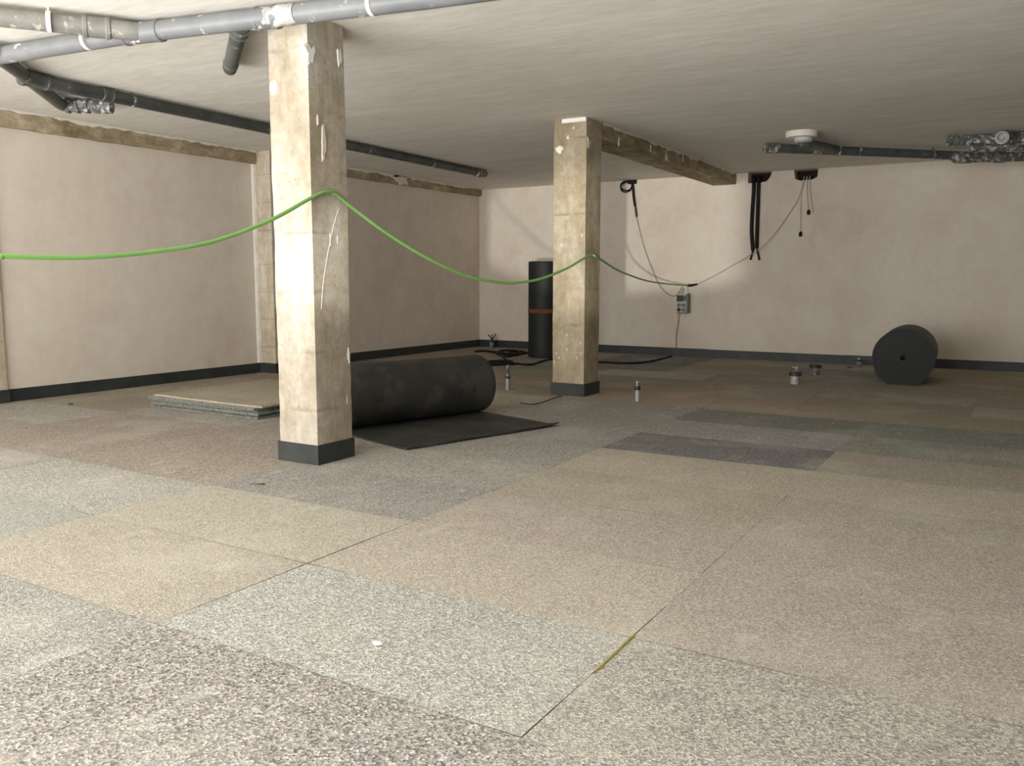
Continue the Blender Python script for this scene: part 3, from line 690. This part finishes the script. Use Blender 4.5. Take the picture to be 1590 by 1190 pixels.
gc = empty('green_cable', at_x(505, 298, XG), 'bright green cable strung across both columns to the back wall', 'cable')
front = Vector((XG, YF-0.02, 1.62))
path = smooth_path([front, front.lerp(G[0], 0.5)-Vector((0, 0, 0.13))]+G, 7)
part('cable', bm_tube(path, 0.0105, 10), M['green'], gc, True)
part('connector', bm_tube([ce-Vector((0.02, 0, 0)), at_y(1073, 443.5, YB-0.05), at_y(1083, 441.5, YB-0.05)], [0.02, 0.018, 0.010], 10), M['black'], gc, True)['label'] = 'black taped joint'
for nmb, p in (('nail', at_x(508, 299.5, C1[1])), ('nail', at_x(919, 398, C2[1]))):
    q = Vector(p); q.z -= 0.004
    part('nail', bm_tube([q-Vector((0.03, 0, 0)), q+Vector((0.05, 0, 0.006))], 0.004, 8), M['pvcm'], gc)
def cable(name, pts, r, m, label, cat='cable', n=8, group=None, seg=8):
    bm = bm_tube(smooth_path(pts, n), r, seg); o = link(name, bm, M[m], None, True); return tag(o, label, cat, group)
YW = YB-0.025
W_ = lambda px, py, d=0.0: at_y(px, py, YW-d)
cable('wire', [W_(1083, 441.5), W_(1110, 428), W_(1140, 411), W_(1165, 396, 0.08), W_(1185, 382, 0.09), W_(1207, 358, 0.03), W_(1222, 337), W_(1238, 312), W_(1246, 290), W_(1254, 274, -0.06)], 0.0045, 'wire',
      'thin grey wire rising from the green cable joint to the right-hand wall hole', 'wire')
# coil under the ceiling
cw = W_(985, 284)
cc = empty('cable_coil', cw, 'coiled black cable hanging from the ceiling line on the back wall', 'cable')
pts = []
cen = W_(974, 291, 0.03)
for k in range(45):
    a = 2*math.pi*k/15+0.6; rr = 0.088*(1+0.16*math.sin(k*0.42)); pts.append(cen+Vector((rr*math.cos(a), -0.012*k/15, 0.80*rr*math.sin(a)+0.012*math.sin(k*0.21))))
part('loops', bm_tube([W_(986, 283)]+pts, 0.008, 8), M['black'], cc, True)
part('hanging_tail', bm_tube(smooth_path([W_(981, 281), W_(983, 292), W_(984, 305), W_(986, 320)], 6), 0.019, 10), M['black'], cc, True)
part('anchor', bm_box(cw.x-0.10, cw.x+0.03, YB-0.05, YB+0.02, CEIL-0.055, CEIL+0.01, bevel=0.006), M['black'], cc)
part('joint_sleeve', bm_tube([W_(986, 318), W_(987.5, 328), W_(988.5, 337)], [0.013, 0.017, 0.015], 10), M['twig'], cc, True)
cable('wire', [W_(988, 336), W_(994, 362), W_(1002, 390), W_(1012, 417), W_(1022, 440), W_(1034, 455), W_(1046, 460), W_(1055, 453), W_(1057, 448), W_(1060, 447.5), W_(1061.5, 450.5), W_(1058, 456)], 0.007, 'wire',
      'brown-grey wire dropping from the black coil to the socket box', 'wire')
# conduits out of the left hole
def conduit(pts, label):
    root = empty('black_conduit', pts[0], label, 'conduit', 'conduits out of the left wall hole')
    p = smooth_path(pts[:-1], 8); part('tube', bm_tube(p, 0.025, 12), M['black'], root, True)
    part('cable_end', bm_tube([pts[-2], pts[-2].lerp(pts[-1], 0.5)+Vector((0, 0.004, 0)), pts[-1]], 0.013, 8), M['black'], root, True)
conduit([W_(1171, 275, -0.06), W_(1170.5, 284, -0.0), W_(1170, 300), W_(1168, 330), W_(1167, 360), W_(1169, 389), W_(1165, 404)], 'left one of two black conduits hanging from the left wall hole')
conduit([W_(1178, 275, -0.06), W_(1178, 284, -0.0), W_(1177.5, 300), W_(1176.5, 330), W_(1175.5, 360), W_(1175, 385), W_(1179, 404)], 'right one of two black conduits hanging from the left wall hole')
def drop(pts, label, cap):
    root = empty('hanging_wire', pts[0], label, 'wire', 'wires out of the right wall hole')
    part('strand', bm_tube(smooth_path(pts, 6), 0.0055, 8), M['pale'], root, True)
    if cap:
        e = pts[-1]; part('end_cap', bm_tube([e+Vector((0, 0, 0.01)), e-Vector((0, 0, 0.012)), e-Vector((0, 0, 0.045)), e-Vector((0, 0, 0.055))], [0.012, 0.021, 0.021, 0.012], 10), M['black'], root, True)
drop([W_(1249, 274, -0.06), W_(1247, 281), W_(1244, 300), W_(1243, 330), W_(1243, 361)], 'longest pale wire with a black end cap hanging from the right wall hole', True)
drop([W_(1253, 274, -0.06), W_(1253, 282), W_(1253, 305), W_(1255.5, 327)], 'short pale wire with a black end cap hanging from the right wall hole', True)
drop([W_(1258, 273, -0.06), W_(1257, 281), W_(1258, 300), W_(1262, 330)], 'bare pale wire without a cap hanging rightmost from the right wall hole', False)
# faint pencil-thin leftover cable scrap up the wall is left out; socket box
sx0 = at_y(1054.5, 470, YB).x; sx1 = at_y(1069.5, 470, YB).x; sz0 = at_y(1062, 485.5, YB).z; sz1 = at_y(1062, 456.5, YB).z
sk = empty('socket_box', ((sx0+sx1)/2, YB, sz0), 'grey site power box with four round sockets on the back wall', 'socket box')
part('housing', bm_box(sx0, sx1, YB-0.10, YB+0.004, sz0, sz1, bevel=0.006), M['box'], sk)
part('side_cover', bm_box(sx1-0.004, sx1+0.022, YB-0.105, YB+0.002, sz0-0.006, sz1+0.006, bevel=0.004), M['boxs'], sk)
part('bottom_rim', bm_box(sx0-0.003, sx1, YB-0.104, YB, sz0-0.008, sz0+0.008, bevel=0.003), M['boxs'], sk)
hw = sx1-sx0; hh = sz1-sz0
bk = part('breaker_window', bm_box(sx0+0.002, sx0+hw*0.66, YB-0.112, YB-0.099, sz0+hh*0.60, sz0+hh*0.93, bevel=0.004), M['boxd'], sk)
part('breaker_panel', bm_box(sx0+hw*0.68, sx0+hw*0.95, YB-0.108, YB-0.099, sz0+hh*0.62, sz0+hh*0.92, bevel=0.003), M['boxs'], sk)
part('toggle', bm_box(sx0+hw*0.74, sx0+hw*0.90, YB-0.118, YB-0.107, sz0+hh*0.74, sz0+hh*0.82, bevel=0.002), M['boxd'], sk)
for ux in (0.26, 0.72):
    for uz in (0.16, 0.40):
        p = Vector((sx0+hw*ux, YB-0.099, sz0+hh*uz))
        s_ = part('socket', lathe_along(p, p-Vector((0, 1, 0)), [(0, 0.027), (0.014, 0.027), (0.014, 0.021), (0.004, 0.019)], 16), M['boxd' if (ux < 0.5 and uz < 0.3) else 'boxs'], sk, 40)
part('hanger', bm_tube(smooth_path([Vector((sx0+hw*0.3, YB-0.02, sz1)), Vector((sx0+hw*0.35, YB-0.02, sz1+0.10)), Vector((sx0+hw*0.75, YB-0.02, sz1+0.115)), Vector((sx1, YB-0.02, sz1))], 6), 0.003, 6), M['wire'], sk, True)
cable('wire', [W_(1055, 480, 0.07), W_(1053.5, 488, 0.02), W_(1053, 500), W_(1050, 518), W_(1049.5, 540, -0.005)], 0.006, 'wire', 'thin wire hanging from the socket box down to the skirting', 'wire')
# hoses on the floor near the corner
def floor_cable(pxs, r, m, label, cat='cable'):
    pts = [at_z(px, py, r+0.001) for px, py in pxs]
    return cable('floor_cable', pts, r, m, label, cat)
floor_cable([(738, 546), (750, 545), (765, 546.5), (780, 548.5), (795, 549.5), (806, 546.5), (796, 544), (778, 545), (771, 548.5), (785, 553), (800, 551.5), (812, 549), (818, 548), (805, 545), (790, 546)], 0.016, 'black', 'tangled black cable on the floor against the back wall, left of the upright roll')
floor_cable([(778, 551), (783, 556), (788, 560), (800, 565), (786, 566), (765, 567), (748, 568), (746, 566), (760, 563.5), (780, 562), (795, 561.5), (785, 560.2), (768, 560.5), (757, 561.5), (770, 564.6), (800, 564.8), (815, 566.2), (828, 565.6), (838, 562), (848, 559.3), (860, 557.5), (900, 558)], 0.013, 'black', 'black cable looped on the floor in front of the upright roll')
floor_cable([(905, 561), (935, 562.6), (970, 564), (995, 563.2), (1020, 559), (1043, 553)], 0.013, 'black', 'black cable lying across the floor right of the farther column')
floor_cable([(808, 626), (822, 628), (836, 626.5), (850, 622), (862, 617.5), (872, 614.8)], 0.004, 'twig', 'thin brown cord curving over the floor to the foot of the farther column', 'cord')  # thin tube added as the dark line of a lifted tile seam

# ------------------------------------------------------------------ pipe stubs standing in the floor
def stub(px, py, h_sleeve, h_collar, h_rod, r, label, wires=0, m='metal'):
    p = at_z(px, py, 0); p.z = 0
    root = empty('pipe_stub', p, label, 'pipe stub', 'pipe stubs through the floor')
    part('sleeve', lathe_along(p-Vector((0, 0, 0.01)), p+Vector((0, 0, 1)), [(0, r*0.95), (0.01, r), (h_sleeve, r), (h_sleeve+0.012, r*0.9)], 16), M[m], root, 40)
    part('collar', lathe_along(p+Vector((0, 0, h_sleeve)), p+Vector((0, 0, 2)), [(0, r*1.05), (0.003, r*1.5), (h_collar*0.5, r*1.55), (h_collar, r*1.3)], 16), M['boxd'], root, 40)
    z0 = h_sleeve+h_collar
    if h_rod:
        part('rod', lathe_along(p+Vector((0, 0, z0-0.004)), p+Vector((0, 0, 3)), [(0, r*0.6), (h_rod*0.7, r*0.6), (h_rod*0.71, r*0.75), (h_rod, r*0.7)], 12), M['pvcm'], root, 40)
    for k in range(wires):
        s = (k-(wires-1)/2)
        part('wire_end', bm_tube(smooth_path([p+Vector((0, 0, z0-0.005)), p+Vector((s*0.03, 0, z0+0.04)), p+Vector((s*0.075, 0.0, z0+0.085+0.01*k))], 4), 0.008, 6), M['black'], root, True)
stub(788.5, 606, 0.115, 0.018, 0.115, 0.021, 'tallest grey pipe stub with a thin rod, beside the half-unrolled roll')
stub(989.5, 623.5, 0.10, 0.035, 0.05, 0.018, 'slim pale pipe stub with dark collar, right of the farther column')
stub(1234, 596.5, 0.085, 0.04, 0.06, 0.042, 'short grey pipe stub with a dark collar, nearest of the three at right')
stub(1265.5, 581.5, 0.075, 0.04, 0.0, 0.045, 'wide grey pipe stub with dark flat cap, middle of the three at right', 0, 'pvcm')
stub(1333.5, 569.5, 0.065, 0.02, 0.03, 0.030, 'small grey pipe stub close to the back wall beside the thick roll', 0, 'pvcm')
stub(764, 540.5, 0.095, 0.03, 0.0, 0.038, 'pipe stub with upright black wire ends in the back left corner', 3, 'pvcm')

# ------------------------------------------------------------------ litter
def flake(name, px, py, ru, rv, rz, seed, m, label, cat, th=0.006):
    p = at_z(px, py, 0.004); u = Vector((math.cos(rz), math.sin(rz), 0)); v = Vector((-math.sin(rz), math.cos(rz), 0))
    o = link(name, blob(p+Vector((0, 0, 0.003)), u, v, ru, rv, (0, 0, 1), seed, th, 14, 0.5), M[m]); tag(o, label, cat)
flake('paper_scrap', 585, 1001, 0.012, 0.005, 0.3, 3, 'white', 'small white scrap lying on the light grey tile in front', 'scrap')
flake('debris_chip', 110, 628, 0.022, 0.012, 0.2, 5, 'twig', 'brown chip on the floor near the left wall skirting', 'chip')
flake('debris_chip', 1320, 571, 0.03, 0.016, 0.2, 6, 'twig', 'dark chip on the floor left of the thick roll', 'chip')
t = link('twig', bm_tube([at_z(388, 752, 0.009), at_z(400, 751.5, 0.008), at_z(410, 752, 0.012)], [0.002, 0.002, 0.005], 8), M['twig'])
tag(t, 'short brown stick on the grey tile in front of the nearer column', 'stick')
ys = smooth_path([at_z(984, 986, 0.003), at_z(968, 1001, 0.003), at_z(948, 1020, 0.003), at_z(922, 1044, 0.003)], 5)
bm = bmesh.new(); pr = None
for k, p in enumerate(ys):
    w = 0.0055+0.005*noise.noise(Vector((k*0.9, 0, 0)))
    cur = [bm.verts.new((p.x-w, p.y, 0.0015)), bm.verts.new((p.x-w*0.4, p.y, 0.006)), bm.verts.new((p.x+w*0.4, p.y, 0.006)), bm.verts.new((p.x+w, p.y, 0.0015))]
    if pr:
        for q in range(3): bm.faces.new((pr[q], pr[q+1], cur[q+1], cur[q]))
    pr = cur
tag(link('glue_line', bm, M['yellow']), 'yellow line of glue along a tile seam in the foreground', 'glue line')

# pieces that belong to a part of their thing go one level deeper
def under(child, parent_part):
    for o in list(COL.objects):
        if o.parent and o.parent.type == 'EMPTY' and o.name.split('.')[0] == child:
            for q in o.parent.children:
                if q.name.split('.')[0] == parent_part: o.parent = q; break
for a, b in (('toggle', 'breaker_panel'), ('socket_ring', 'ceiling_collar'), ('tape_band', 'roll_body'), ('end_cap', 'strand'), ('plaster_smear', 'main_pipe'), ('connector', 'cable'), ('plaster_edge', 'beam_body')):
    under(a, b)
